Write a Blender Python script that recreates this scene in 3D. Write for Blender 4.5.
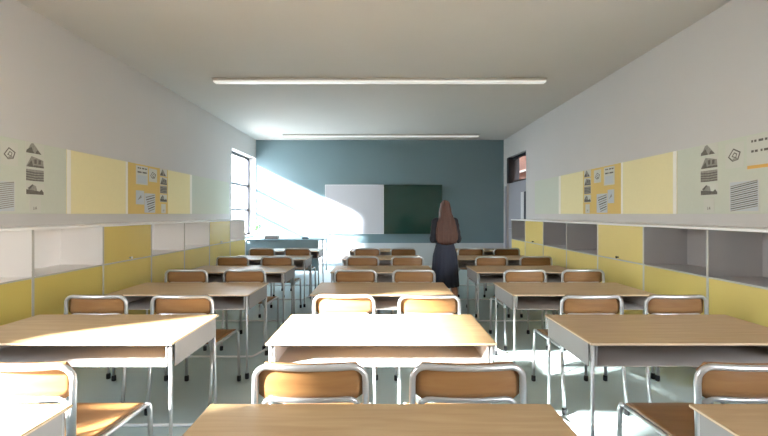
import bpy, bmesh, math, random
from mathutils import Vector, Matrix

random.seed(7)
for o in list(bpy.data.objects):
    bpy.data.objects.remove(o)
SC = bpy.context.scene
COL = SC.collection
PI = math.pi

# ------------------------------------------------------------------ camera
EYE = 1.44
F = 390.0
cam_data = bpy.data.cameras.new('camera')
cam_data.sensor_fit = 'HORIZONTAL'
cam_data.sensor_width = 36.0
cam_data.lens = 36.0 * F / 768.0
cam_data.shift_x = 1.0 / 768.0
cam_data.shift_y = -4.0 / 768.0
cam_data.clip_start = 0.05
cam_data.clip_end = 400
cam = bpy.data.objects.new('camera', cam_data)
cam.location = (0, 0, EYE)
cam.rotation_euler = (PI / 2, 0, 0)
COL.objects.link(cam)
SC.camera = cam

# ------------------------------------------------------------------ world, sun, exposure
SKY = 5.0
SUN = 23.0
SUN_DIR = Vector((1.0, 0.55, -0.50)).normalized()
world = bpy.data.worlds.new('sky')
SC.world = world
world.use_nodes = True
wn = world.node_tree
wn.nodes.clear()
w_out = wn.nodes.new('ShaderNodeOutputWorld')
w_bg = wn.nodes.new('ShaderNodeBackground')
w_tc = wn.nodes.new('ShaderNodeTexCoord')
w_sep = wn.nodes.new('ShaderNodeSeparateXYZ')
w_ramp = wn.nodes.new('ShaderNodeValToRGB')
w_ramp.color_ramp.elements[0].position = 0.0
w_ramp.color_ramp.elements[0].color = (1.0, 0.97, 0.93, 1)
w_ramp.color_ramp.elements[1].position = 0.6
w_ramp.color_ramp.elements[1].color = (0.72, 0.83, 1.0, 1)
wn.links.new(w_tc.outputs['Generated'], w_sep.inputs[0])
wn.links.new(w_sep.outputs['Z'], w_ramp.inputs['Fac'])
wn.links.new(w_ramp.outputs['Color'], w_bg.inputs['Color'])
w_bg.inputs['Strength'].default_value = SKY
wn.links.new(w_bg.outputs[0], w_out.inputs['Surface'])

sun_data = bpy.data.lights.new('sun', 'SUN')
sun_data.energy = SUN
sun_data.angle = math.radians(4.0)
sun_data.color = (1.0, 0.985, 0.97)
sun = bpy.data.objects.new('sun', sun_data)
sun.rotation_euler = SUN_DIR.to_track_quat('-Z', 'Y').to_euler()
sun.location = (-20, -10, 12)
COL.objects.link(sun)

vs = SC.view_settings
vs.view_transform = 'Standard'
vs.look = 'None'
vs.gamma = 1.0
vs.use_curve_mapping = False
vs.exposure = 2.76
SC.cycles.use_denoising = True
SC.cycles.diffuse_bounces = 8
SC.cycles.max_bounces = 14
SC.cycles.transparent_max_bounces = 16
SC.cycles.caustics_reflective = False
SC.cycles.caustics_refractive = False
SC.cycles.sample_clamp_indirect = 6.0

# ------------------------------------------------------------------ materials
def lin(c):
    c = c / 255.0
    return c / 12.92 if c <= 0.04045 else ((c + 0.055) / 1.055) ** 2.4

def rgb(r, g, b):
    return (lin(r), lin(g), lin(b), 1.0)

def pmat(name, col, rough=0.6, metal=0.0, noise=0.06, scale=6.0, bump=0.0, bump_scale=60.0, spec=0.5, coat=0.0):
    """plain painted / plastic / metal surface with slight procedural variation"""
    m = bpy.data.materials.new(name)
    m.use_nodes = True
    nt = m.node_tree
    b = nt.nodes['Principled BSDF']
    b.inputs['Roughness'].default_value = rough
    b.inputs['Metallic'].default_value = metal
    b.inputs['Specular IOR Level'].default_value = spec
    b.inputs['Coat Weight'].default_value = coat
    tc = nt.nodes.new('ShaderNodeTexCoord')
    nz = nt.nodes.new('ShaderNodeTexNoise')
    nz.inputs['Scale'].default_value = scale
    nz.inputs['Detail'].default_value = 4
    nt.links.new(tc.outputs['Object'], nz.inputs['Vector'])
    mx = nt.nodes.new('ShaderNodeMix')
    mx.data_type = 'RGBA'
    lo = tuple(max(0, c * (1 - noise)) for c in col[:3]) + (1,)
    hi = tuple(min(1, c * (1 + noise)) for c in col[:3]) + (1,)
    mx.inputs[6].default_value = lo
    mx.inputs[7].default_value = hi
    nt.links.new(nz.outputs['Fac'], mx.inputs[0])
    nt.links.new(mx.outputs[2], b.inputs['Base Color'])
    if bump > 0:
        n2 = nt.nodes.new('ShaderNodeTexNoise')
        n2.inputs['Scale'].default_value = bump_scale
        nt.links.new(tc.outputs['Object'], n2.inputs['Vector'])
        bp = nt.nodes.new('ShaderNodeBump')
        bp.inputs['Strength'].default_value = bump
        bp.inputs['Distance'].default_value = 0.01
        nt.links.new(n2.outputs['Fac'], bp.inputs['Height'])
        nt.links.new(bp.outputs[0], b.inputs['Normal'])
    return m

def wood(name, c1, c2, rough=0.45, stretch=(1.2, 14, 14), spec=0.5):
    m = bpy.data.materials.new(name)
    m.use_nodes = True
    nt = m.node_tree
    b = nt.nodes['Principled BSDF']
    b.inputs['Roughness'].default_value = rough
    b.inputs['Specular IOR Level'].default_value = spec
    tc = nt.nodes.new('ShaderNodeTexCoord')
    oi = nt.nodes.new('ShaderNodeObjectInfo')
    ad = nt.nodes.new('ShaderNodeVectorMath')
    ad.operation = 'ADD'
    ml = nt.nodes.new('ShaderNodeMath')
    ml.operation = 'MULTIPLY'
    ml.inputs[1].default_value = 23.0
    nt.links.new(oi.outputs['Random'], ml.inputs[0])
    nt.links.new(tc.outputs['Object'], ad.inputs[0])
    nt.links.new(ml.outputs[0], ad.inputs[1])
    mp = nt.nodes.new('ShaderNodeMapping')
    mp.inputs['Scale'].default_value = stretch
    nt.links.new(ad.outputs[0], mp.inputs['Vector'])
    nz = nt.nodes.new('ShaderNodeTexNoise')
    nz.inputs['Scale'].default_value = 2.2
    nz.inputs['Detail'].default_value = 6
    nz.inputs['Distortion'].default_value = 0.6
    nt.links.new(mp.outputs[0], nz.inputs['Vector'])
    rp = nt.nodes.new('ShaderNodeValToRGB')
    rp.color_ramp.elements[0].position = 0.34
    rp.color_ramp.elements[0].color = c1
    rp.color_ramp.elements[1].position = 0.66
    rp.color_ramp.elements[1].color = c2
    nt.links.new(nz.outputs['Fac'], rp.inputs['Fac'])
    nt.links.new(rp.outputs['Color'], b.inputs['Base Color'])
    return m

def brick(name, c1, c2, mortar):
    m = bpy.data.materials.new(name)
    m.use_nodes = True
    nt = m.node_tree
    b = nt.nodes['Principled BSDF']
    b.inputs['Roughness'].default_value = 0.85
    tc = nt.nodes.new('ShaderNodeTexCoord')
    mp = nt.nodes.new('ShaderNodeMapping')
    mp.inputs['Rotation'].default_value = (PI / 2, 0, PI / 2)
    nt.links.new(tc.outputs['Object'], mp.inputs['Vector'])
    bt = nt.nodes.new('ShaderNodeTexBrick')
    bt.inputs['Scale'].default_value = 3.0
    bt.inputs['Color1'].default_value = c1
    bt.inputs['Color2'].default_value = c2
    bt.inputs['Mortar'].default_value = mortar
    bt.inputs['Mortar Size'].default_value = 0.012
    nt.links.new(mp.outputs[0], bt.inputs['Vector'])
    nt.links.new(bt.outputs['Color'], b.inputs['Base Color'])
    return m

def glass(name, tint=(0.96, 0.98, 0.98, 1)):
    m = bpy.data.materials.new(name)
    m.use_nodes = True
    nt = m.node_tree
    nt.nodes.clear()
    out = nt.nodes.new('ShaderNodeOutputMaterial')
    tr = nt.nodes.new('ShaderNodeBsdfTransparent')
    tr.inputs[0].default_value = tint
    gl = nt.nodes.new('ShaderNodeBsdfGlossy')
    gl.inputs['Roughness'].default_value = 0.02
    fr = nt.nodes.new('ShaderNodeFresnel')
    fr.inputs[0].default_value = 1.04
    mx = nt.nodes.new('ShaderNodeMixShader')
    nt.links.new(fr.outputs[0], mx.inputs[0])
    nt.links.new(tr.outputs[0], mx.inputs[1])
    nt.links.new(gl.outputs[0], mx.inputs[2])
    nt.links.new(mx.outputs[0], out.inputs['Surface'])
    return m

def emit(name, col, strength):
    m = pmat(name, col, 0.4)
    b = m.node_tree.nodes['Principled BSDF']
    b.inputs['Emission Color'].default_value = col
    b.inputs['Emission Strength'].default_value = strength
    return m

M = {}
M['wall'] = pmat('warm white plaster', rgb(206, 201, 197), 0.85, noise=0.02, scale=2, bump=0.05, bump_scale=180)
M['ceiling'] = pmat('ceiling plaster', rgb(209, 203, 195), 0.9, noise=0.02, scale=2, bump=0.03, bump_scale=150)
M['blue_wall'] = pmat('blue grey wall paint', rgb(116, 138, 144), 0.7, noise=0.03, scale=1.5, bump=0.03, bump_scale=150)
M['wainscot'] = pmat('pale grey wall paint', rgb(205, 208, 210), 0.7, noise=0.02, scale=2)
M['floor'] = pmat('grey green linoleum', rgb(184, 200, 200), 0.5, noise=0.05, scale=3, spec=0.35, bump=0.02, bump_scale=90)
M['table_wood'] = wood('light oak laminate', rgb(173, 142, 102), rgb(186, 156, 116), 0.42)
M['table_edge'] = wood('pale edge band', rgb(216, 190, 156), rgb(226, 202, 170), 0.5)
M['chair_wood'] = wood('honey plywood', rgb(134, 93, 52), rgb(148, 106, 63), 0.42)
M['chrome'] = pmat('silver painted tube', rgb(205, 205, 206), 0.28, metal=0.75, noise=0.02)
M['leg'] = pmat('light grey steel', rgb(205, 205, 206), 0.35, metal=0.45, noise=0.02)
M['tray_inside'] = pmat('pale sheet steel', rgb(190, 184, 180), 0.5, metal=0.0, noise=0.05)
M['tray'] = pmat('grey sheet steel', rgb(150, 144, 140), 0.45, metal=0.1, noise=0.04)
M['black'] = pmat('black rubber', rgb(22, 22, 24), 0.6)
M['cab_white'] = pmat('white cabinet board', rgb(246, 242, 239), 0.6, noise=0.01)
M['cab_grey'] = pmat('grey cabinet board', rgb(186, 182, 182), 0.6, noise=0.02)
M['cab_edge_left'] = pmat('grey cabinet edging', rgb(190, 183, 174), 0.55, noise=0.01)
M['cab_edge'] = pmat('pale cabinet edging', rgb(198, 195, 186), 0.55, noise=0.01)
M['mustard'] = pmat('mustard door laminate', rgb(220, 192, 100), 0.5, noise=0.02)
M['yellow'] = pmat('yellow door laminate', rgb(226, 200, 112), 0.5, noise=0.02)
M['mint'] = pmat('mint pinboard felt', rgb(204, 206, 190), 0.9, noise=0.03, scale=30)
M['pale_yellow'] = pmat('pale yellow pinboard felt', rgb(236, 223, 174), 0.9, noise=0.03, scale=30)
M['ochre'] = pmat('ochre pinboard felt', rgb(222, 190, 116), 0.9, noise=0.03, scale=30)
M['trim'] = pmat('white trim', rgb(240, 234, 222), 0.6, noise=0.01)
M['frame_dark'] = pmat('anthracite window frame', rgb(58, 60, 68), 0.45, noise=0.03)
M['frame_black'] = pmat('black transom frame', rgb(34, 36, 42), 0.5, noise=0.03)
M['glass'] = glass('window glass')
M['glass_dimming'] = glass('dimming window glass', (0.74, 0.77, 0.80, 1))  # tint added to dim the daylight coming through the tall window
M['door_grey'] = pmat('grey door paint', rgb(168, 168, 176), 0.55, noise=0.02)
M['whiteboard'] = pmat('whiteboard enamel', rgb(204, 203, 208), 0.25, noise=0.01)
M['greenboard'] = pmat('green board glass', rgb(30, 66, 56), 0.06, noise=0.03, spec=0.8)
M['board_frame'] = pmat('board aluminium', rgb(170, 172, 174), 0.35, metal=0.5)
M['green_frame'] = pmat('dark board frame', rgb(34, 58, 52), 0.4)
M['desk_panel'] = pmat('grey blue desk panel', rgb(132, 152, 158), 0.55, noise=0.02)
M['white_metal'] = pmat('white painted steel', rgb(232, 232, 232), 0.4, noise=0.01)
M['lamp_body'] = pmat('lamp housing', rgb(196, 190, 184), 0.5, noise=0.01)
M['lamp'] = emit('lamp diffuser', rgb(255, 250, 244), 0.06)
M['paper'] = pmat('printed paper', rgb(208, 206, 194), 0.9, noise=0.02)
M['paper_cool'] = pmat('cool printed paper', rgb(196, 200, 202), 0.9, noise=0.02)
M['ink_dark'] = pmat('dark print', rgb(108, 102, 94), 0.9, noise=0.4, scale=45)
M['ink_mid'] = pmat('grey print', rgb(152, 147, 137), 0.9, noise=0.4, scale=45)
M['ink_orange'] = pmat('orange print', rgb(226, 176, 96), 0.9)
M['hair'] = pmat('long brown hair', rgb(80, 48, 37), 0.55, noise=0.35, scale=25)
M['skin'] = pmat('skin', rgb(196, 132, 104), 0.5, noise=0.04)
M['navy'] = pmat('dark navy cloth', rgb(32, 33, 42), 0.85, noise=0.1, scale=30)
M['skirt'] = pmat('dark blue skirt cloth', rgb(44, 47, 62), 0.85, noise=0.1, scale=30)
M['shoe'] = pmat('black shoe leather', rgb(26, 24, 24), 0.4)
M['eye'] = pmat('eye white', rgb(230, 226, 220), 0.3)
M['iris'] = pmat('iris brown', rgb(60, 36, 24), 0.3)
M['lip'] = pmat('lips', rgb(170, 92, 84), 0.5)
M['leaf'] = pmat('leaf green', rgb(104, 142, 84), 0.5, noise=0.2, scale=30)
M['pot'] = pmat('white glazed pot', rgb(236, 236, 236), 0.35)
M['petal'] = pmat('white petal', rgb(240, 238, 232), 0.6)
M['soil'] = pmat('soil', rgb(70, 52, 40), 0.9)
M['book_grey'] = pmat('grey book cloth', rgb(150, 142, 136), 0.8)
M['book_brown'] = pmat('taupe book cloth', rgb(128, 112, 102), 0.8)
M['book_pale'] = pmat('pale book cloth', rgb(186, 182, 178), 0.8)
M['pages'] = pmat('book pages', rgb(226, 218, 200), 0.9)
M['outside_ground'] = pmat('pale paving', rgb(160, 158, 153), 0.9, noise=0.08, scale=1)
M['brick'] = brick('orange brick', rgb(140, 60, 36), rgb(126, 52, 32), rgb(120, 84, 66))
M['band'] = pmat('white stone band', rgb(190, 184, 176), 0.8)
M['grass'] = pmat('hedge green', rgb(150, 170, 130), 0.9, noise=0.3, scale=6, bump=0.5, bump_scale=15)

# ------------------------------------------------------------------ mesh helpers
def box(bm, x0, x1, y0, y1, z0, z1, mi=0):
    vsn = [bm.verts.new(p) for p in ((x0, y0, z0), (x1, y0, z0), (x1, y1, z0), (x0, y1, z0),
                                     (x0, y0, z1), (x1, y0, z1), (x1, y1, z1), (x0, y1, z1))]
    fs = []
    for q in ((0, 3, 2, 1), (4, 5, 6, 7), (0, 1, 5, 4), (1, 2, 6, 5), (2, 3, 7, 6), (3, 0, 4, 7)):
        f = bm.faces.new([vsn[i] for i in q])
        f.material_index = mi
        fs.append(f)
    return fs

def rbox(x0, x1, y0, y1, z0, z1, r=0.004, seg=2):
    bm = bmesh.new()
    box(bm, x0, x1, y0, y1, z0, z1)
    bmesh.ops.bevel(bm, geom=bm.edges[:], offset=r, segments=seg, affect='EDGES', profile=0.5)
    return bm

def tube(bm, pts, r, n=10, mi=0, cap=True):
    pts = [Vector(p) for p in pts]
    rr = r if isinstance(r, (list, tuple)) else [r] * len(pts)
    up = None
    rings = []
    for i, p in enumerate(pts):
        a = pts[max(0, i - 1)]
        c = pts[min(len(pts) - 1, i + 1)]
        t = (c - a).normalized()
        if up is None:
            ref = Vector((0, 0, 1)) if abs(t.z) < 0.9 else Vector((0, 1, 0))
            up = t.cross(ref).normalized()
        else:
            up = (up - t * up.dot(t)).normalized()
        s = t.cross(up)
        rings.append([bm.verts.new(p + (up * math.cos(2 * PI * k / n) + s * math.sin(2 * PI * k / n)) * rr[i]) for k in range(n)])
    for a, b in zip(rings, rings[1:]):
        for k in range(n):
            f = bm.faces.new((a[k], a[(k + 1) % n], b[(k + 1) % n], b[k]))
            f.smooth = True
            f.material_index = mi
    if cap:
        for ring in (rings[0][::-1], rings[-1]):
            f = bm.faces.new(ring)
            f.material_index = mi
    bmesh.ops.recalc_face_normals(bm, faces=bm.faces[:])

def lathe(bm, prof, n=20, mi=0, cx=0, cy=0):
    rings = []
    for r, z in prof:
        rings.append([bm.verts.new((cx + r * math.cos(2 * PI * k / n), cy + r * math.sin(2 * PI * k / n), z)) for k in range(n)])
    for a, b in zip(rings, rings[1:]):
        for k in range(n):
            f = bm.faces.new((a[k], a[(k + 1) % n], b[(k + 1) % n], b[k]))
            f.smooth = True
            f.material_index = mi
    bm.faces.new(rings[0][::-1]).material_index = mi
    bm.faces.new(rings[-1]).material_index = mi

def smooth_path(ctrl, rad, seg=5):
    """polyline with rounded corners"""
    ctrl = [Vector(c) for c in ctrl]
    out = [ctrl[0]]
    for i in range(1, len(ctrl) - 1):
        p, a, b = ctrl[i], ctrl[i - 1], ctrl[i + 1]
        r = rad[i - 1] if isinstance(rad, (list, tuple)) else rad
        d1 = min(r, (a - p).length * 0.49)
        d2 = min(r, (b - p).length * 0.49)
        s = p + (a - p).normalized() * d1
        e = p + (b - p).normalized() * d2
        for k in range(seg + 1):
            t = k / seg
            out.append(s * (1 - t) ** 2 + p * 2 * t * (1 - t) + e * t * t)
    out.append(ctrl[-1])
    return out

def obj(name, bm, mats, parent=None, loc=None):
    me = bpy.data.meshes.new(name)
    bm.to_mesh(me)
    bm.free()
    if not isinstance(mats, (list, tuple)):
        mats = [mats]
    for m in mats:
        me.materials.append(m)
    o = bpy.data.objects.new(name, me)
    COL.objects.link(o)
    if parent is not None:
        o.parent = parent
    if loc is not None:
        o.location = loc
    return o

def thing(name, label, cat, loc=(0, 0, 0), rz=0.0, group=None):
    o = bpy.data.objects.new(name, None)
    o.empty_display_size = 0.1
    COL.objects.link(o)
    o.location = loc
    o.rotation_euler = (0, 0, rz)
    tag(o, label, cat, group)
    return o

def tag(o, label, cat, group=None):
    o['label'] = label
    o['category'] = cat
    if group:
        o['group'] = group
    return o

def struct(name, bm, mats, parent=None):
    o = obj(name, bm, mats, parent)
    if parent is None:
        o['kind'] = 'structure'
    return o

KIDS = {}
def dup(root, parent=None):
    """a copy of a thing with copies of its parts and sub-parts"""
    c = root.copy()
    COL.objects.link(c)
    if parent is not None:
        c.parent = parent
    for ch in [k for k in bpy.data.objects if k.parent == root]:
        dup(ch, c)
    return c

# ------------------------------------------------------------------ room shell
XL, XR = -3.545, 3.37          # inner wall faces
YB, YF = 10.89, -4.6           # board wall, wall behind the camera
H = 3.505
T = 0.30
HEAD = 2.995
bm = bmesh.new()
box(bm, XL - T, XR + T, YF - T, YB + T, -0.2, 0.0)
struct('floor', bm, M['floor'])
bm = bmesh.new()
box(bm, XL - T, XR + T, YF - T, YB + T, H, H + 0.25)
struct('ceiling', bm, M['ceiling'])

def wall_x(name, x0, x1, y0, y1, openings):
    """wall along y with (ya, yb, za, zb) openings, sorted by y"""
    bm = bmesh.new()
    y = y0
    for ya, yb, za, zb in openings:
        if ya > y:
            box(bm, x0, x1, y, ya, 0, H)
        if za > 0:
            box(bm, x0, x1, ya, yb, 0, za)
        if zb < H:
            box(bm, x0, x1, ya, yb, zb, H)
        y = yb
    if y < y1:
        box(bm, x0, x1, y, y1, 0, H)
    return struct(name, bm, M['wall'])

WIN_L = [(-0.3, 1.35, 1.56, HEAD - 0.15), (9.14, 10.87, 0.87, HEAD)]
wall_x('wall_left', XL - T, XL, YF - T, YB + T, WIN_L)
DOOR = (9.19, 10.62, 0.0, 2.96)
FILL_WIN_R = [(-3.4, -0.9, 1.0, HEAD), (-0.4, 2.1, 1.0, HEAD)]  # unseen openings, added to brighten the near left side with sky light
wall_x('wall_right', XR, XR + T, YF - T, YB + T, FILL_WIN_R + [DOOR])

bm = bmesh.new()
box(bm, XL, XR, YB, YB + T, 0.63, H, 0)
box(bm, XL, XR, YB, YB + T, 0, 0.63, 1)
struct('wall_back', bm, [M['blue_wall'], M['wainscot']])
bm = bmesh.new()
box(bm, XL, XR, YF - T, YF, 0, H)
struct('wall_front', bm, M['wall'])

def portal(loc, rot, sx, sy):
    l = bpy.data.lights.new('window_portal', 'AREA')
    l.shape = 'RECTANGLE'
    l.size, l.size_y = sx, sy
    l.energy = 1
    l.cycles.is_portal = True
    o = bpy.data.objects.new('window_portal', l)
    o.location = loc
    o.rotation_euler = rot
    COL.objects.link(o)

def window_left(idx, ya, yb, za, zb, bars):
    xo = XL - 0.19
    f = 0.05
    bm = bmesh.new()
    box(bm, xo - 0.05, xo, ya, yb, za, za + f)
    box(bm, xo - 0.05, xo, ya, yb, zb - 0.065, zb)
    box(bm, xo - 0.05, xo, ya, ya + f, za, zb)
    box(bm, xo - 0.05, xo, yb - f, yb, za, zb)
    for z in bars:
        box(bm, xo - 0.05, xo, ya, yb, z - 0.035, z + 0.035)
    w = struct('window_%d' % idx, bm, M['frame_dark'])
    bm = bmesh.new()
    box(bm, xo - 0.028, xo - 0.022, ya + f, yb - f, za + f, zb - 0.065)
    obj('pane', bm, M['glass_dimming'] if za < 1 else M['glass'], w)
    portal((xo - 0.08, (ya + yb) / 2, (za + zb) / 2), (0, -PI / 2, 0), zb - za, yb - ya)

for i, (ya, yb, za, zb) in enumerate(WIN_L):
    window_left(i + 1, ya, yb, za, zb, [2.21, 1.55] if za < 1 else [2.21])
for i, (ya, yb, za, zb) in enumerate(FILL_WIN_R):
    xo = XR + 0.19
    bm = bmesh.new()
    for y0, y1, z0, z1 in ((ya, yb, za, za + 0.05), (ya, yb, zb - 0.06, zb), (ya, ya + 0.05, za, zb), (yb - 0.05, yb, za, zb), (ya, yb, 2.18, 2.24)):
        box(bm, xo, xo + 0.05, y0, y1, z0, z1)
    w = struct('window_%d' % (6 + i), bm, M['frame_dark'])  # frame of an added fill opening, out of view
    bm = bmesh.new()
    box(bm, xo + 0.022, xo + 0.028, ya + 0.05, yb - 0.05, za + 0.05, zb - 0.06)
    obj('pane', bm, M['glass'], w)
    portal((xo + 0.08, (ya + yb) / 2, (za + zb) / 2), (0, PI / 2, 0), zb - za, yb - ya)

# door with a transom in the right wall
xo = XR + 0.12
bm = bmesh.new()
ya, yb = DOOR[0], DOOR[1]
TZ = 2.27
box(bm, xo, xo + 0.06, ya, yb, TZ, TZ + 0.05)
box(bm, xo, xo + 0.06, ya, yb, 2.90, 2.96)
box(bm, xo, xo + 0.06, ya, ya + 0.05, TZ, 2.96)
box(bm, xo - 0.115, xo + 0.178, yb - 0.14, yb, TZ, 2.96)
w = struct('window_5', bm, M['frame_black'])
bm = bmesh.new()
box(bm, xo + 0.025, xo + 0.031, ya + 0.05, yb - 0.1, TZ + 0.05, 2.90)
obj('pane', bm, M['glass'], w)
portal((xo + 0.2, (ya + yb) / 2, 2.6), (0, PI / 2, 0), 0.6, yb - ya)
bm = bmesh.new()
box(bm, xo - 0.07, xo + 0.0, ya + 0.02, yb - 0.02, 0.005, TZ - 0.005)
d = struct('door_1', bm, M['door_grey'])
bm = bmesh.new()
box(bm, xo - 0.085, xo - 0.068, 9.42, 9.64, 0.9, 1.98)
obj('vision_panel_frame', bm, M['white_metal'], d)
bm = bmesh.new()
box(bm, xo - 0.088, xo - 0.069, 9.26, 9.42, 0.9, 1.98)
obj('vision_panel', bm, M['frame_dark'], d)
bm = bmesh.new()
tube(bm, smooth_path([(xo - 0.07, 10.40, 1.05), (xo - 0.13, 10.40, 1.05), (xo - 0.13, 10.27, 1.05)], 0.02), 0.011)
obj('door_handle', bm, M['chrome'], d)
# pale door post beside the cabinets
bm = bmesh.new()
box(bm, XR - 0.035, XR - 0.001, 10.62, 10.70, 0, 2.20)
struct('trim_1', bm, M['door_grey'])

# baseboards
bm = bmesh.new()
box(bm, XL, XR, YB - 0.015, YB, 0, 0.08)
struct('baseboard_back', bm, M['wainscot'])

# ------------------------------------------------------------------ outside
bm = bmesh.new()
box(bm, -60, 60, -60, 60, -0.5, -0.35)
o = struct('paved_ground', bm, M['outside_ground'])
b = thing('brick_building', 'orange brick building seen through the window above the door', 'building', (5.6, 12, -0.35))
bm = bmesh.new()
box(bm, 0, 6, -14, 14, 0, 9)
obj('facade', bm, M['brick'], b)
bm = bmesh.new()
box(bm, -0.06, 0, -14, 14, 3.46, 3.54)
obj('stone_band', bm, M['band'], b)
bm = bmesh.new()
box(bm, -0.2, 6.2, -14.2, 14.2, 9, 9.3)
obj('roof_edge', bm, M['band'], b)
# unseen blocks above and behind the room, added to shade the brick building
bm = bmesh.new()
box(bm, XL - T, XR + T, YF - T, YB + T, H + 0.26, H + 3.6)
box(bm, XL - T, XR + T, YB + T + 0.01, 34, -0.35, H + 3.6)
struct('sun_blocker', bm, M['wall'])

# ------------------------------------------------------------------ ceiling lamps
def lamp(y, label):
    t = thing('linear_lamp', label, 'lamp', (-0.05, y, H - 0.0015), 0, 'linear ceiling lamps')
    obj('housing', rbox(-2.545, 2.545, -0.065, 0.065, -0.03, 0, 0.006), M['lamp_body'], t)
    obj('diffuser', rbox(-2.535, 2.535, -0.055, 0.055, -0.056, -0.031, 0.008), M['lamp'], t)
lamp(5.98, 'long white linear ceiling lamp nearer the camera, larger of the two')
lamp(10.15, 'long white linear ceiling lamp close to the blue board wall')

# ------------------------------------------------------------------ boards on the back wall
def board(name, label, x0, x1, face, frame):
    t = thing(name, label, 'board', ((x0 + x1) / 2, YB, 0.885))
    w = (x1 - x0) / 2
    hgt = 1.37
    obj('writing_surface', rbox(-w + 0.012, w - 0.012, -0.045, -0.001, 0.012, hgt - 0.012, 0.002, 1), face, t)
    bm = bmesh.new()
    for q in ((-w, w, 0, 0.014), (-w, w, hgt - 0.014, hgt), (-w, -w + 0.014, 0, hgt), (w - 0.014, w, 0, hgt)):
        box(bm, q[0], q[1], -0.052, -0.001, q[2], q[3])
    obj('frame', bm, frame, t)
    return t
board('whiteboard', 'white half of the wall board, partly in sunlight', -1.61, 0.02, M['whiteboard'], M['white_metal'])
board('green_board', 'glossy dark green board hung beside the whiteboard', 0.02, 1.645, M['greenboard'], M['green_frame'])

# ------------------------------------------------------------------ cabinets along both side walls
MID = 0.887
CTOP = 1.30
def cabinet(side, y0, y1, upper, label, face, shelfmat):
    """one column of the wall storage; local x=0 at the front, +x towards the wall, y along the wall"""
    xf = -3.07 if side == 'L' else 2.88
    depth = 0.4725 if side == 'L' else 0.4875
    s = -1 if side == 'L' else 1
    t = thing('storage_cabinet', label, 'cabinet', (xf, y0, 0), 0, 'storage cabinets along the left wall' if side == 'L' else 'storage cabinets along the right wall')
    L = y1 - y0
    def sb(bm, a, b, *rest):
        lo, hi = sorted((s * a, s * b))
        box(bm, lo, hi, *rest)
    e = 0.011
    bm = bmesh.new()
    sb(bm, 0.0, depth, 0, e, 0, CTOP)
    sb(bm, 0.0, depth, L - e, L, 0, CTOP)
    sb(bm, 0.0, depth, e, L - e, MID - 0.014, MID)
    sb(bm, 0.0, depth, e, L - e, 0.06, 0.08)
    sb(bm, 0.03, 0.05, e, L - e, 0, 0.06)
    sb(bm, depth - 0.012, depth, e, L - e, 0.08, CTOP)
    body = obj('carcass', bm, shelfmat, t)
    bm = bmesh.new()
    for q in ((0, e, 0, CTOP), (L - e, L, 0, CTOP), (e, L - e, MID - 0.014, MID)):
        sb(bm, -0.003, 0.0, *q)
    obj('edging', bm, M['cab_edge'] if side == 'R' else M['cab_edge_left'], t)
    bm = bmesh.new()
    sb(bm, 0.0, 0.018, e + 0.002, L - e - 0.002, 0.082, MID - 0.016)
    obj('lower_door', bm, face, t)
    if upper == 'door':
        bm = bmesh.new()
        sb(bm, 0.0, 0.018, e + 0.002, L - e - 0.002, MID + 0.002, CTOP - 0.002)
        dd = obj('upper_door', bm, face, t)
        bm = bmesh.new()
        tube(bm, [(-s * 0.0, L / 2, MID + 0.025), (-s * 0.018, L / 2, MID + 0.025), (-s * 0.03, L / 2, MID + 0.025)], [0.007, 0.008, 0.016], 12)
        obj('knob', bm, M['white_metal'] if side == 'L' else M['black'], dd)
    return t

LY = [2.56, 3.42, 4.28, 5.17, 6.03, 6.9, 7.83, 8.68]
RY = [2.60, 3.46, 4.31, 5.23, 6.12, 7.01, 7.90, 8.74]
UP = ['open', 'open', 'open', 'door', 'open', 'open', 'door', 'open']
UP = ['open', 'open', 'door', 'open', 'open', 'door', 'open']
order = ['nearest camera', 'second from camera', 'third from camera', 'fourth from camera',
         'fifth from camera', 'second from far end', 'far end, next to %s']
for side, ys in (('L', LY), ('R', RY)):
    for k in range(7):
        o = order[k]
        if k == 6:
            o = o % ('window' if side == 'L' else 'door')
        if side == 'L':
            what = 'mustard storage cabinet with white open shelf' if UP[k] == 'open' else 'mustard storage cabinet with two doors and pale knob'
        else:
            what = 'yellow storage cabinet with grey open shelf' if UP[k] == 'open' else 'yellow storage cabinet with two doors and black knob'
        cabinet(side, ys[k], ys[k + 1], UP[k], '%s on %s wall, %s' % (what, 'left' if side == 'L' else 'right', o),
                M['mustard'] if side == 'L' else M['yellow'], M['cab_white'] if side == 'L' else M['cab_grey'])
for side in 'LR':
    xf, xw = (-3.055, XL + 0.001) if side == 'L' else (2.865, XR - 0.001)
    ys = LY if side == 'L' else RY
    lo, hi = sorted((xf, xw))
    o = obj('cabinet_top', rbox(0, hi - lo, 0, ys[-1] - ys[0] + 0.01, 0, 0.022, 0.003, 1), M['cab_white'], None, (lo, ys[0], CTOP))
    tag(o, 'long white top board over the cabinets on the %s wall' % ('left' if side == 'L' else 'right'), 'cabinet top')

# ------------------------------------------------------------------ pinboards
PZ0, PZ1 = EYE + 0.002, 2.162
def pinboard(side, y0, y1, mat, label, strips=()):
    xw = XL if side == 'L' else XR
    s = 1 if side == 'L' else -1
    t = thing('pinboard', label, 'pinboard', (xw, y0, PZ0), 0, 'pinboards on the side walls')
    lo, hi = sorted((s * 0.0015, s * 0.015))
    obj('felt_panel', rbox(lo, hi, 0.001, y1 - y0 - 0.001, 0, PZ1 - PZ0, 0.002, 1), mat, t)
    for a, b in strips:
        lo, hi = sorted((0.0016 * s, s * 0.018))
        obj('edge_strip', rbox(lo, hi, a - y0, b - y0, 0, PZ1 - PZ0, 0.002, 1), M['trim'], t)
pinboard('L', 2.2, 4.35, M['mint'], 'mint green pinboard with grey photos at the left edge of the picture')
pinboard('L', 4.35, 5.40, M['pale_yellow'], 'large plain pale yellow pinboard with white edges on the left wall', ((4.355, 4.41), (5.35, 5.395)))
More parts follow.
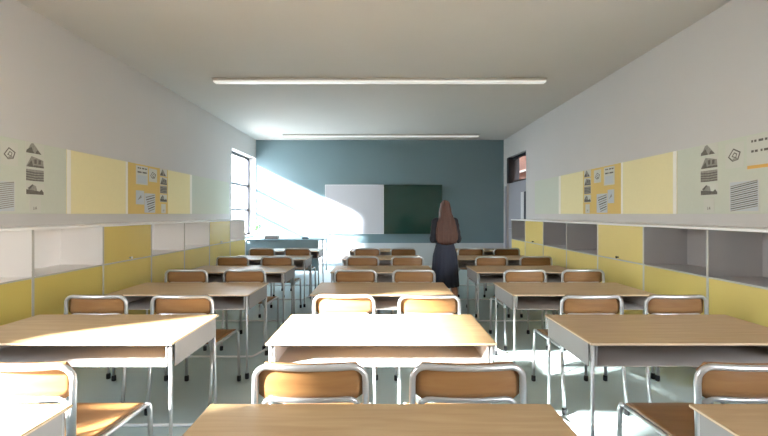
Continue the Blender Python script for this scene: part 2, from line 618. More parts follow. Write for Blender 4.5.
pinboard('L', 5.40, 6.40, M['ochre'], 'ochre pinboard with pinned sheets on the left wall')
pinboard('L', 6.40, 7.21, M['pale_yellow'], 'small plain pale yellow pinboard beyond the ochre one on the left wall', ((7.13, 7.205),))
pinboard('L', 7.21, 8.95, M['mint'], 'empty mint green pinboard next to the tall window on the left wall')
pinboard('R', 2.2, 4.45, M['mint'], 'mint green pinboard with grey photos at the right edge of the picture')
pinboard('R', 4.45, 5.50, M['pale_yellow'], 'large plain pale yellow pinboard with white edges on the right wall', ((4.455, 4.51), (5.455, 5.495)))
pinboard('R', 5.50, 6.54, M['ochre'], 'ochre pinboard with pinned sheets on the right wall')
pinboard('R', 6.54, 7.45, M['pale_yellow'], 'small plain pale yellow pinboard beyond the ochre one on the right wall', ((7.36, 7.445),))
pinboard('R', 7.45, 8.62, M['mint'], 'empty mint green pinboard next to the door on the right wall')

# ------------------------------------------------------------------ pinned sheets
SHEET_M = [M['paper'], M['ink_dark'], M['ink_mid'], M['paper_cool'], M['ink_orange']]
def sheet(side, y0, y1, z0, z1, shapes, label, cat, group, base=0):
    """a pinned sheet; shapes are (material index, [(u, v), ...]) in 0..1 across and up, as read by someone facing the wall"""
    s = 1 if side == 'L' else -1
    xw = (XL + 0.0155) if side == 'L' else (XR - 0.0155)
    w, h = y1 - y0, z1 - z0
    bm = bmesh.new()
    box(bm, 0, 0.0016, 0, w, 0, h, base)
    for k, (mi, pts) in enumerate(shapes):
        x = 0.0020 + 0.00012 * k
        vv = [bm.verts.new((x, u * w, v * h)) for u, v in pts]
        f = bm.faces.new(vv)
        f.material_index = mi
    bmesh.ops.recalc_face_normals(bm, faces=bm.faces[:6])
    o = obj('pinned_photo' if cat == 'photo' else 'pinned_sheet', bm, SHEET_M)
    if side == 'L':
        o.location = (xw, y0, z0)
    else:
        o.location = (xw, y1, z0)
        o.rotation_euler = (0, 0, PI)
    tag(o, label, cat, group)
    return o

def R4(a, b, c, d):
    return [(a, c), (b, c), (b, d), (a, d)]
PH = [
    [(2, [(0.02, 0.05), (0.85, 0.05), (0.4, 0.97), (0.28, 0.9)]), (1, [(0.02, 0.05), (0.45, 0.05), (0.3, 0.6), (0.05, 0.3)]), (1, [(0.5, 0.05), (0.85, 0.05), (0.62, 0.4)])],
    [(2, [(0.02, 0.06), (0.98, 0.06), (0.95, 0.7), (0.6, 0.85), (0.3, 0.95)]), (1, R4(0.45, 0.58, 0.35, 0.72)), (1, R4(0.68, 0.82, 0.35, 0.7)), (1, [(0.05, 0.06), (0.42, 0.06), (0.3, 0.6)]), (1, R4(0.42, 0.98, 0.06, 0.22))],
    [(2, R4(0.02, 0.98, 0.04, 0.95))] + [(1, [(0.02, 0.1 + 0.2 * k), (0.5, 0.04 + 0.2 * k), (0.98, 0.1 + 0.2 * k), (0.98, 0.18 + 0.2 * k), (0.5, 0.13 + 0.2 * k), (0.02, 0.19 + 0.2 * k)]) for k in range(4)],
    [(2, [(0.05, 0.3), (0.35, 0.9), (0.55, 0.75), (0.62, 0.3)]), (1, [(0.03, 0.05), (0.97, 0.05), (0.97, 0.28), (0.55, 0.36), (0.03, 0.45)]), (1, [(0.72, 0.28), (0.85, 0.5), (0.95, 0.28)]), (1, [(0.1, 0.55), (0.35, 0.9), (0.4, 0.8), (0.2, 0.45)])],
]
NOTE = [(2, [(0.35, 0.2), (0.45, 0.2), (0.42, 0.4), (0.36, 0.42)]), (2, [(0.5, 0.22), (0.66, 0.25), (0.6, 0.45), (0.5, 0.35)])]
def stripes(n, mi=1, tri=False):
    out = []
    for k in range(n):
        v = 0.08 + 0.84 * k / n
        th = 0.42 / n
        u0 = 0.06 + 0.5 * (1 - k / n) * (0.6 if tri else 0)
        out.append((mi if k % 2 else 2, [(u0, v - 0.05), (0.94, min(0.94, v + 0.10)), (0.94, min(0.98, v + 0.10 + th)), (u0, v - 0.05 + th)]))
    return out
def ring(pts, c, k):
    """a drawn outline: quads between a polygon and its shrunken copy"""
    out = []
    n = len(pts)
    for i in range(n):
        a, b = pts[i], pts[(i + 1) % n]
        sh = lambda p: (c[0] + (p[0] - c[0]) * k, c[1] + (p[1] - c[1]) * k)
        out.append((1, [a, b, sh(b), sh(a)]))
    return out
SKETCH = ring([(0.15, 0.45), (0.45, 0.78), (0.85, 0.6), (0.72, 0.3), (0.4, 0.25)], (0.5, 0.5), 0.78) + \
    ring([(0.35, 0.45), (0.5, 0.62), (0.66, 0.55), (0.6, 0.38)], (0.53, 0.5), 0.6) + [(2, [(0.4, 0.27), (0.7, 0.32), (0.66, 0.4), (0.42, 0.38)])]
def words(v, h, cuts):
    return [(1, R4(a, b, v, v + h)) for a, b in cuts]
TEXT = words(0.84, 0.07, ((0.14, 0.28), (0.31, 0.42), (0.5, 0.7), (0.74, 0.92))) + words(0.62, 0.08, ((0.12, 0.4), (0.44, 0.5), (0.55, 0.9))) + [(3, R4(0.1, 0.9, 0.06, 0.5))]
TEXT_BIG = words(0.80, 0.07, ((0.14, 0.2), (0.23, 0.3), (0.36, 0.5), (0.54, 0.62))) + words(0.5, 0.07, ((0.14, 0.22), (0.25, 0.34), (0.42, 0.48), (0.52, 0.66))) + [(4, R4(0.02, 0.98, 0.02, 0.12))]

zrow = [(2.045, 2.158), (1.905, 2.028), (1.768, 1.895), (1.632, 1.752)]
pname = ['triangular gable', 'pitched building', 'layered facade', 'low houses']
place = {'LN': 'on near mint board, left wall', 'LF': 'on ochre board, left wall',
         'RN': 'on near mint board, right wall', 'RF': 'on ochre board, right wall'}
prow = ['topmost', 'second from top', 'third from top', 'fourth from top']
for key, side, ya, yb in (('LN', 'L', 3.85, 4.06), ('LF', 'L', 6.17, 6.37), ('RN', 'R', 3.905, 4.12), ('RF', 'R', 6.29, 6.50)):
    for k in range(4):
        sheet(side, ya, yb, zrow[k][0], zrow[k][1], PH[k], 'grey photo of a %s, %s %s' % (pname[k], prow[k], place[key]), 'photo', 'photos pinned on the boards')
    m = (ya + yb) / 2
    sheet(side, m - 0.065, m + 0.065, 1.452, 1.60, NOTE, 'small pale note under the column of photos %s' % place[key], 'paper sheet', 'sheets pinned on the boards')
S = 'sheets pinned on the boards'
sheet('L', 3.60, 3.77, 1.90, 2.12, SKETCH, 'pale sheet with dark line sketch beside photos at the left picture edge', 'paper sheet', S)
sheet('L', 3.45, 3.745, 1.455, 1.755, [(3, R4(0.04, 0.96, 0.04, 0.96))] + stripes(13, 2), 'pale sheet with grey stripes low at the left picture edge', 'paper sheet', S)
sheet('R', 3.625, 3.82, 1.88, 2.12, SKETCH, 'pale sheet with dark line sketch beside photos at the right picture edge', 'paper sheet', S)
sheet('R', 3.47, 3.78, 1.455, 1.755, [(3, R4(0.04, 0.96, 0.04, 0.96))] + stripes(13), 'pale sheet with slanted grey stripes low at the right picture edge', 'paper sheet', S, 0)
sheet('R', 3.28, 3.595, 1.845, 2.15, TEXT_BIG, 'pale sheet with two rows of dark lettering above orange strip at right picture edge', 'paper sheet', S)
sheet('L', 5.57, 5.85, 1.87, 2.14, TEXT, 'pale sheet with two lines of lettering on the left ochre board', 'paper sheet', S)
sheet('L', 5.88, 6.09, 1.93, 2.13, SKETCH, 'small pale sketch sheet near the photo column on the left ochre board', 'paper sheet', S)
sheet('L', 5.57, 5.76, 1.58, 1.78, [(3, R4(0.05, 0.95, 0.05, 0.95)), (2, [(0.2, 0.3), (0.7, 0.5), (0.6, 0.7)])], 'small cool grey sheet low on the left ochre board', 'paper sheet', S, 3)
sheet('L', 5.77, 6.04, 1.46, 1.75, stripes(7, 1, True), 'grey sheet with slanted stripes low on the left ochre board', 'paper sheet', S, 3)
sheet('R', 5.65, 5.92, 1.87, 2.14, TEXT, 'pale sheet with two lines of lettering on the right ochre board', 'paper sheet', S)
sheet('R', 6.0, 6.20, 1.93, 2.13, SKETCH, 'small pale sketch sheet near the photo column on the right ochre board', 'paper sheet', S)
sheet('R', 5.66, 5.82, 1.60, 1.80, [(3, R4(0.05, 0.95, 0.05, 0.95)), (2, [(0.2, 0.3), (0.7, 0.5), (0.6, 0.7)])], 'small cool grey sheet low on the right ochre board', 'paper sheet', S, 3)
sheet('R', 5.83, 6.12, 1.46, 1.75, stripes(7, 1, True), 'grey sheet with slanted stripes low on the right ochre board', 'paper sheet', S, 3)

# ------------------------------------------------------------------ school desks
TW, TD, TH = 1.255, 0.61, 0.74
def make_table():
    t = thing('school_desk', '', 'desk')
    w = TW / 2
    bm = bmesh.new()
    box(bm, -w, w, 0, TD, TH - 0.013, TH)
    bmesh.ops.bevel(bm, geom=bm.edges[:], offset=0.003, segments=2, affect='EDGES')
    for f in bm.faces:
        if abs(f.normal.z) < 0.5 and f.calc_area() > 0.002:
            f.material_index = 1
    obj('tabletop', bm, [M['table_wood'], M['table_edge']], t)
    # open-fronted book tray under the top
    bm = bmesh.new()
    z0, z1 = TH - 0.135, TH - 0.0135
    box(bm, -w + 0.045, w - 0.045, 0.022, TD - 0.05, z0, z0 + 0.004)
    box(bm, -w + 0.045, w - 0.045, TD - 0.054, TD - 0.05, z0 + 0.004, z1)
    for sx in (-1, 1):
        a, b = sorted((sx * (w - 0.041), sx * (w - 0.045)))
        box(bm, a, b, 0.022, TD - 0.05, z0, z1)
    obj('book_tray', bm, M['tray_inside'], t)
    for sx in (-1, 1):
        bm = bmesh.new()
        a, b = sorted((sx * (w - 0.006), sx * (w - 0.011)))
        box(bm, a, b, 0.045, TD - 0.045, z0 - 0.005, z1)
        obj('side_panel', bm, M['tray'], t)
    for sx in (-1, 1):
        for y in (0.03, TD - 0.03):
            bm = bmesh.new()
            yb = y + (0.02 if y > 0.3 else 0.0)
            tube(bm, [(sx * (w - 0.022), y, TH - 0.014), (sx * (w - 0.022), (y + yb) / 2, 0.35), (sx * (w - 0.022), yb, 0.03)], 0.0095, 10)
            lg = obj('leg', bm, M['leg'], t)
            bm = bmesh.new()
            lathe(bm, [(0.013, 0.0), (0.017, 0.003), (0.017, 0.04), (0.0125, 0.05)], 12, 0, sx * (w - 0.022), yb)
            obj('foot_cap', bm, M['black'], lg)
    bm = bmesh.new()
    yy = TD - 0.08
    pts = smooth_path([(-w + 0.022, TD - 0.012, 0.065), (-w + 0.14, yy, 0.012), (w - 0.14, yy, 0.012), (w - 0.022, TD - 0.012, 0.065)], 0.03)
    tube(bm, pts, 0.0105, 8)
    obj('stretcher', bm, M['white_metal'], t)
    return t

def make_chair():
    """back at local y=0, faces +y"""
    t = thing('school_chair', '', 'chair')
    wf = M['chrome']
    R = 0.0125
    hw = 0.220
    zt = 0.838
    def bow(x):     # the backrest bows away from the sitter
        return -0.030 * (1 - (x / hw) ** 2)
    # tall hoop behind the backrest, down to seat height
    pts = [(-hw - 0.002, -0.012, 0.44), (-hw, 0.0, 0.77)]
    for k in range(1, 7):
        a = PI / 2 * k / 6
        pts.append((-hw + 0.055 * (1 - math.cos(a)), 0.0 - 0.002 * k, 0.783 + 0.055 * math.sin(a)))
    for k in range(1, 8):
        x = (-hw + 0.055) + (2 * hw - 0.11) * k / 8
        pts.append((x, bow(x), zt))
    for k in range(6, 0, -1):
        a = PI / 2 * k / 6
        pts.append((hw - 0.055 * (1 - math.cos(a)), 0.0 - 0.002 * k, 0.783 + 0.055 * math.sin(a)))
    pts += [(hw, 0.0, 0.77), (hw + 0.002, -0.012, 0.44)]
    bm = bmesh.new()
    tube(bm, pts, R, 10)
    obj('back_hoop', bm, wf, t)
    # lower hoop carries the bottom of the backrest, then runs forward under the seat
    hs = 0.192
    hf = 0.218
    pts = []
    ctl = [(-hf, 0.462, 0.447), (-hs - 0.016, 0.28, 0.447), (-hs - 0.002, 0.02, 0.447), (-hs, 0.008, 0.705),
           (-hs * 0.35, -0.012, 0.705), (hs * 0.35, -0.012, 0.705), (hs, 0.008, 0.705), (hs + 0.002, 0.02, 0.447), (hs + 0.016, 0.28, 0.447), (hf, 0.462, 0.447)]
    bm = bmesh.new()
    tube(bm, smooth_path(ctl, [0.1, 0.06, 0.05, 0.1, 0.1, 0.05, 0.06, 0.1]), R * 0.95, 10)
    obj('seat_frame', bm, wf, t)
    # plywood backrest
    bm = bmesh.new()
    nx, nz = 16, 4
    grid = {}
    for side in (0, 1):
        for i in range(nx + 1):
            for j in range(nz + 1):
                u = i / nx * 2 - 1
                x = u * (hw - 0.012)
                z0, z1 = 0.704, zt + 0.011
                e = max(0, (abs(u) - 0.82) / 0.18)
                rr = 0.035 * (1 - math.sqrt(max(0, 1 - e * e)))
                z = z0 + rr * 0.5 + (z1 - z0 - 1.5 * rr) * j / nz
                y = bow(x) * 0.95 + R + 0.001 + 0.011 * side
                grid[side, i, j] = bm.verts.new((x, y, z))
    for side in (0, 1):
        for i in range(nx):
            for j in range(nz):
                q = [grid[side, i, j], grid[side, i + 1, j], grid[side, i + 1, j + 1], grid[side, i, j + 1]]
                f = bm.faces.new(q if side == 0 else q[::-1])
                f.smooth = True
    rim = [(i, 0) for i in range(nx)] + [(nx, j) for j in range(nz)] + [(i, nz) for i in range(nx, 0, -1)] + [(0, j) for j in range(nz, 0, -1)]
    for k in range(len(rim)):
        a, b = rim[k], rim[(k + 1) % len(rim)]
        bm.faces.new((grid[0, a[0], a[1]], grid[1, a[0], a[1]], grid[1, b[0], b[1]], grid[0, b[0], b[1]]))
    bmesh.ops.recalc_face_normals(bm, faces=bm.faces[:])
    obj('backrest', bm, M['chair_wood'], t)
    # plywood seat, dished with a rolled front edge
    bm = bmesh.new()
    nx, ny = 12, 12
    grid = {}
    for side in (0, 1):
        for i in range(nx + 1):
            for j in range(ny + 1):
                u = i / nx * 2 - 1
                v = j / ny
                y = 0.05 + 0.452 * v
                hwid = 0.195 + 0.026 * v
                e = max(0, (v - 0.88) / 0.12)
                hwid -= 0.03 * (1 - math.sqrt(max(0, 1 - e * e)))
                x = u * hwid
                z = 0.4725 - 0.014 * math.sin(PI * min(1, v / 0.85)) * (1 - u * u) - 0.025 * max(0, (v - 0.75) / 0.25) ** 2 + 0.010 * (1 - min(1, v / 0.15)) ** 2
                grid[side, i, j] = bm.verts.new((x, y, z - 0.011 * side))
    for side in (0, 1):
        for i in range(nx):
            for j in range(ny):
                q = [grid[side, i, j], grid[side, i + 1, j], grid[side, i + 1, j + 1], grid[side, i, j + 1]]
                f = bm.faces.new(q if side == 0 else q[::-1])
                f.smooth = True
    rim = [(i, 0) for i in range(nx)] + [(nx, j) for j in range(ny)] + [(i, ny) for i in range(nx, 0, -1)] + [(0, j) for j in range(ny, 0, -1)]
    for k in range(len(rim)):
        a, b = rim[k], rim[(k + 1) % len(rim)]
        bm.faces.new((grid[0, a[0], a[1]], grid[1, a[0], a[1]], grid[1, b[0], b[1]], grid[0, b[0], b[1]]))
    bmesh.ops.recalc_face_normals(bm, faces=bm.faces[:])
    obj('seat', bm, M['chair_wood'], t)
    for sx in (-1, 1):
        # rear leg continues the tall hoop, front leg bends down from the seat rail
        for pts, fx, fy in (([(sx * (hw + 0.002), -0.012, 0.44), (sx * (hw + 0.003), -0.03, 0.22), (sx * (hw + 0.004), -0.055, 0.03)], sx * (hw + 0.004), -0.056),
                            (smooth_path([(sx * hf, 0.460, 0.447), (sx * (hf + 0.003), 0.496, 0.447), (sx * (hf + 0.005), 0.503, 0.41), (sx * (hf + 0.008), 0.512, 0.03)], 0.03), sx * (hf + 0.008), 0.513)):
            bm = bmesh.new()
            tube(bm, pts, R * 0.96, 10)
            lg = obj('leg', bm, wf, t)
            bm = bmesh.new()
            lathe(bm, [(0.012, 0.0), (0.0175, 0.004), (0.0175, 0.04), (0.0135, 0.05)], 12, 0, fx, fy)
            obj('foot_cap', bm, M['black'], lg)
    return t

COLX = {'left': -1.77, 'middle': -0.01, 'right': 1.755}
ROWY = [0.83, 2.11, 3.38, 4.69, 6.00, 7.31]
rowname = ['first row from camera', 'second row from camera', 'third row from camera',
           'fourth row from camera', 'second row from board wall', 'row nearest board wall']
DESK_DX = [0, 0, -0.025, -0.04, -0.05, -0.05]
first = {'desk': make_table(), 'chair': make_chair()}
used = set()
def put(kind, x, y, label, group):
    src = first[kind]
    if kind in used:
        src = dup(src)
    used.add(kind)
    src.location = (x, y, 0)
    src['label'] = label
    src['group'] = group
beside = {'left': 'beside left cabinets', 'middle': 'in middle column', 'right': 'beside right cabinets'}
for c in ('left', 'middle', 'right'):
    for r in range(6):
        extra = ''
        if r == 1 and c == 'middle':
            extra = 'sunlit '
        put('desk', COLX[c] + (DESK_DX[r] if c == 'left' else 0), ROWY[r], '%slight wood two-seat desk %s, %s' % (extra, beside[c], rowname[r]), 'two-seat school desks')
bpy.context.view_layer.update()
CHAIR_DX = {'left': [0, -0.015, -0.034, -0.04, -0.048, -0.05], 'middle': [0, 0.012, 0.014, 0.0, 0.02, 0.03], 'right': [0, 0.006, 0.06, 0.05, 0.058, 0.068]}
CHAIR_Y = [0, 1.55, 2.86, 4.17, 5.48, 6.79]
for c in ('left', 'middle', 'right'):
    for r in range(1, 6):
        for sx, nm in ((-1, 'left'), (1, 'right')):
            jit = random.uniform(-0.006, 0.006) if r > 1 else 0
            put('chair', COLX[c] + 0.022 + sx * 0.313 + CHAIR_DX[c][r] + jit, CHAIR_Y[r] + (random.uniform(-0.01, 0.01) if r > 1 else 0),
                'plywood chair, %s seat of desk %s, %s' % (nm, beside[c], rowname[r]), 'plywood school chairs')

# ------------------------------------------------------------------ teacher's desk and what stands on it
DZ = 0.825
t = thing('teacher_desk', 'long grey-blue teacher desk with pale legs below the tall window', 'desk', (-2.42, 9.45, 0))
obj('desktop', rbox(-0.96, 0.99, 0, 0.65, DZ - 0.025, DZ, 0.003, 1), M['desk_panel'], t)
obj('modesty_panel', rbox(-0.94, 0.85, 0.03, 0.05, 0.06, DZ - 0.026, 0.002, 1), M['desk_panel'], t)
for x in (-0.93, 0.955):
    for y in (0.03, 0.62):
        bm = bmesh.new()
        box(bm, x - 0.018, x + 0.018, y - 0.018, y + 0.018, 0, DZ - 0.026)
        obj('leg', bm, M['white_metal'], t)
t = thing('potted_plant', 'small plant with green leaves and white flowers on the teacher desk', 'plant', (-3.2, 9.85, DZ))
bm = bmesh.new()
lathe(bm, [(0.05, 0.0), (0.062, 0.02), (0.075, 0.11), (0.078, 0.115), (0.070, 0.115), (0.066, 0.098)], 24)
pot = obj('pot', bm, M['pot'], t)
bm = bmesh.new()
lathe(bm, [(0.064, 0.095), (0.06, 0.1)], 20)
obj('soil', bm, M['soil'], pot)
random.seed(3)
bm_l = bmesh.new()
bm_f = bmesh.new()
bm_s = bmesh.new()
for k in range(26):
    a = random.uniform(0, 2 * PI)
    lean = random.uniform(0.1, 0.75)
    L = random.uniform(0.12, 0.26)
    d = Vector((math.cos(a) * math.sin(lean), math.sin(a) * math.sin(lean), math.cos(lean)))
    base = Vector((math.cos(a) * 0.025, math.sin(a) * 0.025, 0.1))
    tip = base + d * L
    tube(bm_s, [base, base + d * L * 0.5 + Vector((0, 0, 0.01)), tip], 0.0025, 5)
    if k % 3 == 0:
        for q in range(5):
            aa = 2 * PI * q / 5
            dirp = Vector((math.cos(aa), math.sin(aa), 0.4)).normalized()
            side = Vector((-math.sin(aa), math.cos(aa), 0))
            v = [bm_f.verts.new(p) for p in (tip, tip + dirp * 0.025 + side * 0.014, tip + dirp * 0.045, tip + dirp * 0.025 - side * 0.014)]
            bm_f.faces.new(v)
    else:
        side = d.cross(Vector((0, 0, 1)))
        side = side.normalized() if side.length > 0.01 else Vector((1, 0, 0))
        up = Vector((0, 0, 0.012))
        LL = random.uniform(0.07, 0.11)
        v = [bm_l.verts.new(p) for p in (tip - d * 0.02, tip + d * LL * 0.35 + side * 0.028 + up, tip + d * LL, tip + d * LL * 0.35 - side * 0.028 + up)]
        bm_l.faces.new((v[0], v[1], v[2]))
        bm_l.faces.new((v[0], v[2], v[3]))
for b_ in (bm_l, bm_f):
    bmesh.ops.solidify(b_, geom=b_.faces[:], thickness=0.0012)
obj('stems', bm_s, M['leaf'], t)
obj('leaves', bm_l, M['leaf'], t)
obj('flowers', bm_f, M['petal'], t)

def book(x, y, z, w, d, h, rz, cover, label):
    t = thing('book', label, 'book', (x, y, z), rz, 'books stacked on the teacher desk')
    bm = bmesh.new()
    box(bm, -w / 2, w / 2, -d / 2, d / 2, 0, 0.004)
    box(bm, -w / 2, w / 2, -d / 2, d / 2, h - 0.004, h)
    box(bm, -w / 2, w / 2, -d / 2, -d / 2 + 0.004, 0.004, h - 0.004)
    obj('cover', bm, cover, t)
    obj('pages', rbox(-w / 2 + 0.005, w / 2 - 0.005, -d / 2 + 0.004, d / 2 - 0.006, 0.004, h - 0.004, 0.001, 1), M['pages'], t)
zz = DZ
for w, d, h, rz, mt, lb in ((0.33, 0.24, 0.034, 0.02, M['book_brown'], 'taupe book lying at the bottom of the stack on the teacher desk'),
                            (0.31, 0.23, 0.03, -0.05, M['book_grey'], 'grey book in the middle of the stack on the teacher desk'),
                            (0.32, 0.22, 0.026, 0.04, M['book_pale'], 'pale grey book on top of the stack on the teacher desk')):
    book(-2.76, 9.72, zz, w, d, h, rz, mt, lb)
    zz += h
t = thing('board_eraser', 'small dark board eraser lying near the right end of the teacher desk', 'eraser', (-1.93, 9.68, DZ), 0.05)
obj('felt_pad', rbox(-0.085, 0.085, -0.03, 0.03, 0.0, 0.022, 0.004), M['black'], t)
obj('grip', rbox(-0.08, 0.08, -0.026, 0.026, 0.0222, 0.042, 0.008), M['frame_dark'], t)

# ------------------------------------------------------------------ the person
def cone(bm, p0, r0, p1, r1, n=14):
    p0, p1 = Vector(p0), Vector(p1)
    for p, r in ((p0, r0), (p1, r1)):
        bmesh.ops.create_icosphere(bm, subdivisions=2, radius=r, matrix=Matrix.Translation(p))
    tube(bm, [p0, p1], [r0, r1], n)

def ell(bm, c, r):
    bmesh.ops.create_icosphere(bm, subdivisions=3, radius=1.0, matrix=Matrix.Translation(c) @ Matrix.Diagonal((r[0], r[1], r[2], 1)))

def fuse(name, bm, mat, parent, voxel, smooth=4, deform=None):
    """melts overlapping volumes into one continuous surface"""
    me = bpy.data.meshes.new(name)
    bm.to_mesh(me)
    bm.free()
    tmp = bpy.data.objects.new('tmp', me)
    COL.objects.link(tmp)
    md = tmp.modifiers.new('r', 'REMESH')
    md.mode = 'VOXEL'
    md.voxel_size = voxel
    md.use_smooth_shade = True
    if smooth:
        sm = tmp.modifiers.new('s', 'SMOOTH')
        sm.iterations = smooth
        sm.factor = 0.5
    dg = bpy.context.evaluated_depsgraph_get()
    new = bpy.data.meshes.new_from_object(tmp.evaluated_get(dg))
    bpy.data.objects.remove(tmp)
    new.name = name
    new.materials.clear()
    new.materials.append(mat)
    if deform:
        for v in new.vertices:
            v.co = deform(v.co.copy(), v.normal.copy())
    for p in new.polygons:
        p.use_smooth = True
    o = bpy.data.objects.new(name, new)
    COL.objects.link(o)
    o.parent = parent
    return o

P = thing('person', 'person with long brown hair in dark top and skirt standing facing the board', 'person', (0.90, 5.66, 0), math.radians(6))
P.scale = (0.87, 0.95, 0.985)
SH = 1.345
# arms: elbows bent, forearms crossing in front of the waist
arm = {}
for s in (-1, 1):
    arm[s] = dict(sh=Vector((s * 0.165, 0.0, SH)), el=Vector((s * 0.218, -0.035, 1.085)), wr=Vector((s * 0.075, 0.175, 1.075 + 0.012 * s)))
bm = bmesh.new()
ell(bm, (0, 0.015, 1.545), (0.073, 0.092, 0.112))             # skull
ell(bm, (0, 0.05, 1.495), (0.052, 0.052, 0.06))               # jaw
cone(bm, (0, 0.10, 1.548), 0.010, (0, 0.119, 1.520), 0.013)   # nose
for s in (-1, 1):
    ell(bm, (s * 0.074, 0.01, 1.535), (0.010, 0.020, 0.030))   # ears
cone(bm, (0, 0.0, 1.46), 0.05, (0, -0.005, 1.36), 0.055)      # neck
ell(bm, (0, 0.0, 1.27), (0.150, 0.092, 0.12))
ell(bm, (0, 0.005, 1.12), (0.125, 0.085, 0.14))
ell(bm, (0, 0.0, 0.95), (0.158, 0.105, 0.13))
for s in (-1, 1):
    ell(bm, (s * 0.07, 0.07, 1.235), (0.062, 0.055, 0.062))
    a = arm[s]
    cone(bm, (s * 0.06, 0, SH + 0.015), 0.05, a['sh'], 0.052)
    cone(bm, a['sh'], 0.05, a['el'], 0.037)
    cone(bm, a['el'], 0.037, a['wr'], 0.025)
    # hand: palm and five bent fingers resting on the other forearm
    fw = (a['wr'] - a['el']).normalized()
    up = Vector((0, 0, 1))
    out = fw.cross(up).normalized() * s
    pc = a['wr'] + fw * 0.05
    cone(bm, a['wr'], 0.023, pc - up * 0.018, 0.019)
    cone(bm, a['wr'], 0.023, pc + up * 0.022, 0.019)
    ell(bm, pc, (0.034, 0.022, 0.042))
    for k, ln in enumerate((0.066, 0.076, 0.070, 0.054)):
        b0 = pc + fw * 0.03 + up * (0.033 - 0.022 * k)
        b1 = b0 + fw * ln * 0.5
        b2 = b1 + (fw * 0.75 - Vector((0, 1, 0)) * 0.65).normalized() * ln * 0.3
        b3 = b2 + (fw * 0.35 - Vector((0, 1, 0)) * 0.9).normalized() * ln * 0.25
        cone(bm, b0, 0.0092, b1, 0.0085)
        cone(bm, b1, 0.0085, b2, 0.008)
        cone(bm, b2, 0.008, b3, 0.007)
    t0 = a['wr'] + fw * 0.02 + up * 0.03
    t1 = t0 + (fw * 0.6 + up * 0.8).normalized() * 0.035
    cone(bm, t0, 0.013, t1, 0.0105)
    cone(bm, t1, 0.0105, t1 + (fw * 0.9 + up * 0.3).normalized() * 0.03, 0.0085)
    # legs
    hip = Vector((s * 0.085, 0, 0.88))
    wide = 0.11 if s > 0 else 0.0     # right foot set out to the side
    kn, an = Vector((s * 0.08 + wide * 0.5, 0.012, 0.47)), Vector((s * 0.078 + wide, -0.02, 0.085))
    calf = Vector((s * 0.08 + wide * 0.7, -0.018, 0.34))
    cone(bm, hip, 0.082, kn, 0.052)
    cone(bm, kn, 0.05, calf, 0.053)
    cone(bm, calf, 0.053, an, 0.034)
    cone(bm, an - Vector((0, 0.01, 0.03)), 0.034, (s * 0.09 + wide, 0.10, 0.035), 0.028)
    cone(bm, (s * 0.09 + wide, 0.10, 0.035), 0.028, (s * 0.095 + wide, 0.15, 0.028), 0.022)
fuse('body', bm, M['skin'], P, 0.0062, 3)
# eyes and lips
for s in (-1, 1):
    bm = bmesh.new()
    ell(bm, (s * 0.030, 0.0905, 1.552), (0.0125, 0.009, 0.0065))
    e = obj('eye', bm, M['eye'], P)
    bm = bmesh.new()
    ell(bm, (s * 0.030, 0.0968, 1.552), (0.0055, 0.0035, 0.0055))
    obj('iris', bm, M['iris'], e)
bm = bmesh.new()
ell(bm, (0, 0.0965, 1.487), (0.021, 0.008, 0.007))
obj('mouth', bm, M['lip'], P)
# dark long-sleeved top
bm = bmesh.new()
ell(bm, (0, 0.0, 1.27), (0.166, 0.106, 0.13))
ell(bm, (0, 0.005, 1.12), (0.141, 0.100, 0.15))
ell(bm, (0, 0.0, 0.99), (0.162, 0.112, 0.10))
cone(bm, (0, -0.003, 1.375), 0.066, (0, 0, 1.30), 0.09)
for s in (-1, 1):
    a = arm[s]
    ell(bm, (s * 0.07, 0.07, 1.235), (0.072, 0.065, 0.072))
    cone(bm, (s * 0.05, 0, SH + 0.01), 0.060, a['sh'], 0.063)
    cone(bm, a['sh'], 0.062, a['el'], 0.052)
    cone(bm, a['el'], 0.051, a['wr'] - (a['wr'] - a['el']) * 0.04, 0.036)
def folds(co, n):
    return co + n * 0.003 * math.sin(co.z * 70 + co.x * 25 + math.sin(co.y * 30))
fuse('long_sleeved_top', bm, M['navy'], P, 0.009, 5, folds)
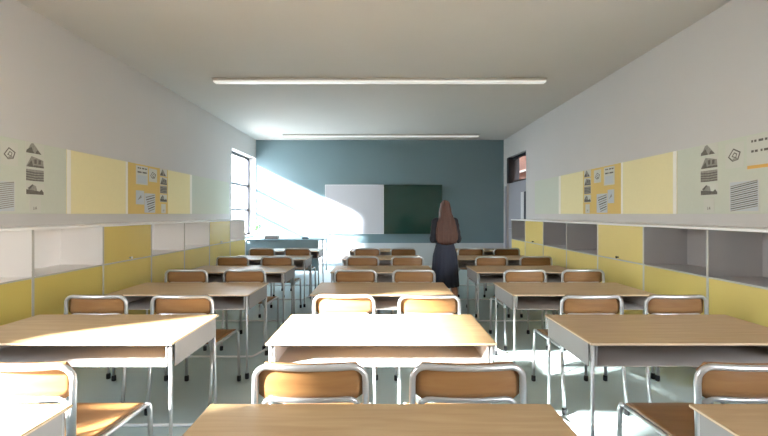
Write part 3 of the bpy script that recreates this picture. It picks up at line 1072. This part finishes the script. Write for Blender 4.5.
# pleated skirt
bm = bmesh.new()
NA, NZ = 120, 18
rings = []
for side in (0, 1):
    rg = []
    for j in range(NZ + 1):
        v = j / NZ
        z = 1.05 - 0.645 * v
        a = 0.142 + 0.045 * min(1, v / 0.3) + 0.045 * v
        b = 0.108 + 0.03 * min(1, v / 0.3) + 0.05 * v
        rg.append([])
        for k in range(NA):
            th = 2 * PI * k / NA
            pl = 1 + 0.045 * v * math.sin(th * 20) + 0.02 * v * math.sin(th * 7 + 1)
            off = -0.006 * side
            rg[-1].append(bm.verts.new(((a * pl + off) * math.cos(th), (b * pl + off) * math.sin(th), z)))
    rings.append(rg)
for side in (0, 1):
    for j in range(NZ):
        for k in range(NA):
            q = (rings[side][j][k], rings[side][j][(k + 1) % NA], rings[side][j + 1][(k + 1) % NA], rings[side][j + 1][k])
            f = bm.faces.new(q)
            f.smooth = True
for j in (0, NZ):
    for k in range(NA):
        bm.faces.new((rings[0][j][k], rings[0][j][(k + 1) % NA], rings[1][j][(k + 1) % NA], rings[1][j][k]))
bmesh.ops.recalc_face_normals(bm, faces=bm.faces[:])
obj('skirt', bm, M['skirt'], P)
# long hair falling to the waist
bm = bmesh.new()
ell(bm, (0, -0.008, 1.562), (0.088, 0.096, 0.106))
prof = ((1.56, 0.088, 0.075, -0.03), (1.49, 0.100, 0.072, -0.045), (1.41, 0.122, 0.064, -0.068), (1.33, 0.155, 0.058, -0.085), (1.25, 0.180, 0.055, -0.098),
        (1.17, 0.192, 0.052, -0.108), (1.10, 0.190, 0.045, -0.112), (1.06, 0.170, 0.038, -0.114))
for (z0, w0, d0, y0), (z1, w1, d1, y1) in zip(prof, prof[1:]):
    for k in range(3):
        q = k / 3
        ell(bm, (0, y0 + (y1 - y0) * q, z0 + (z1 - z0) * q), (w0 + (w1 - w0) * q, d0 + (d1 - d0) * q, 0.06))
for s in (-1, 1):
    cone(bm, (s * 0.07, -0.01, 1.53), 0.028, (s * 0.088, -0.012, 1.40), 0.032)
    cone(bm, (s * 0.088, -0.012, 1.40), 0.032, (s * 0.14, -0.07, 1.22), 0.03)
def strands(co, n):
    return co + n * (0.003 * math.sin(co.x * 240 + math.sin(co.z * 7)) + 0.003 * math.sin(co.x * 85 + co.z * 2))
fuse('hair', bm, M['hair'], P, 0.006, 6, strands)
for s in (-1, 1):
    bm = bmesh.new()
    w_ = 0.11 if s > 0 else 0.0
    cone(bm, (s * 0.078 + w_, -0.04, 0.036), 0.036, (s * 0.088 + w_, 0.08, 0.034), 0.036)
    cone(bm, (s * 0.088 + w_, 0.08, 0.034), 0.036, (s * 0.096 + w_, 0.155, 0.03), 0.03)
    def sole(co, n):
        co.z = max(0.0, co.z)
        return co
    fuse('shoe', bm, M['shoe'], P, 0.006, 3, sole)
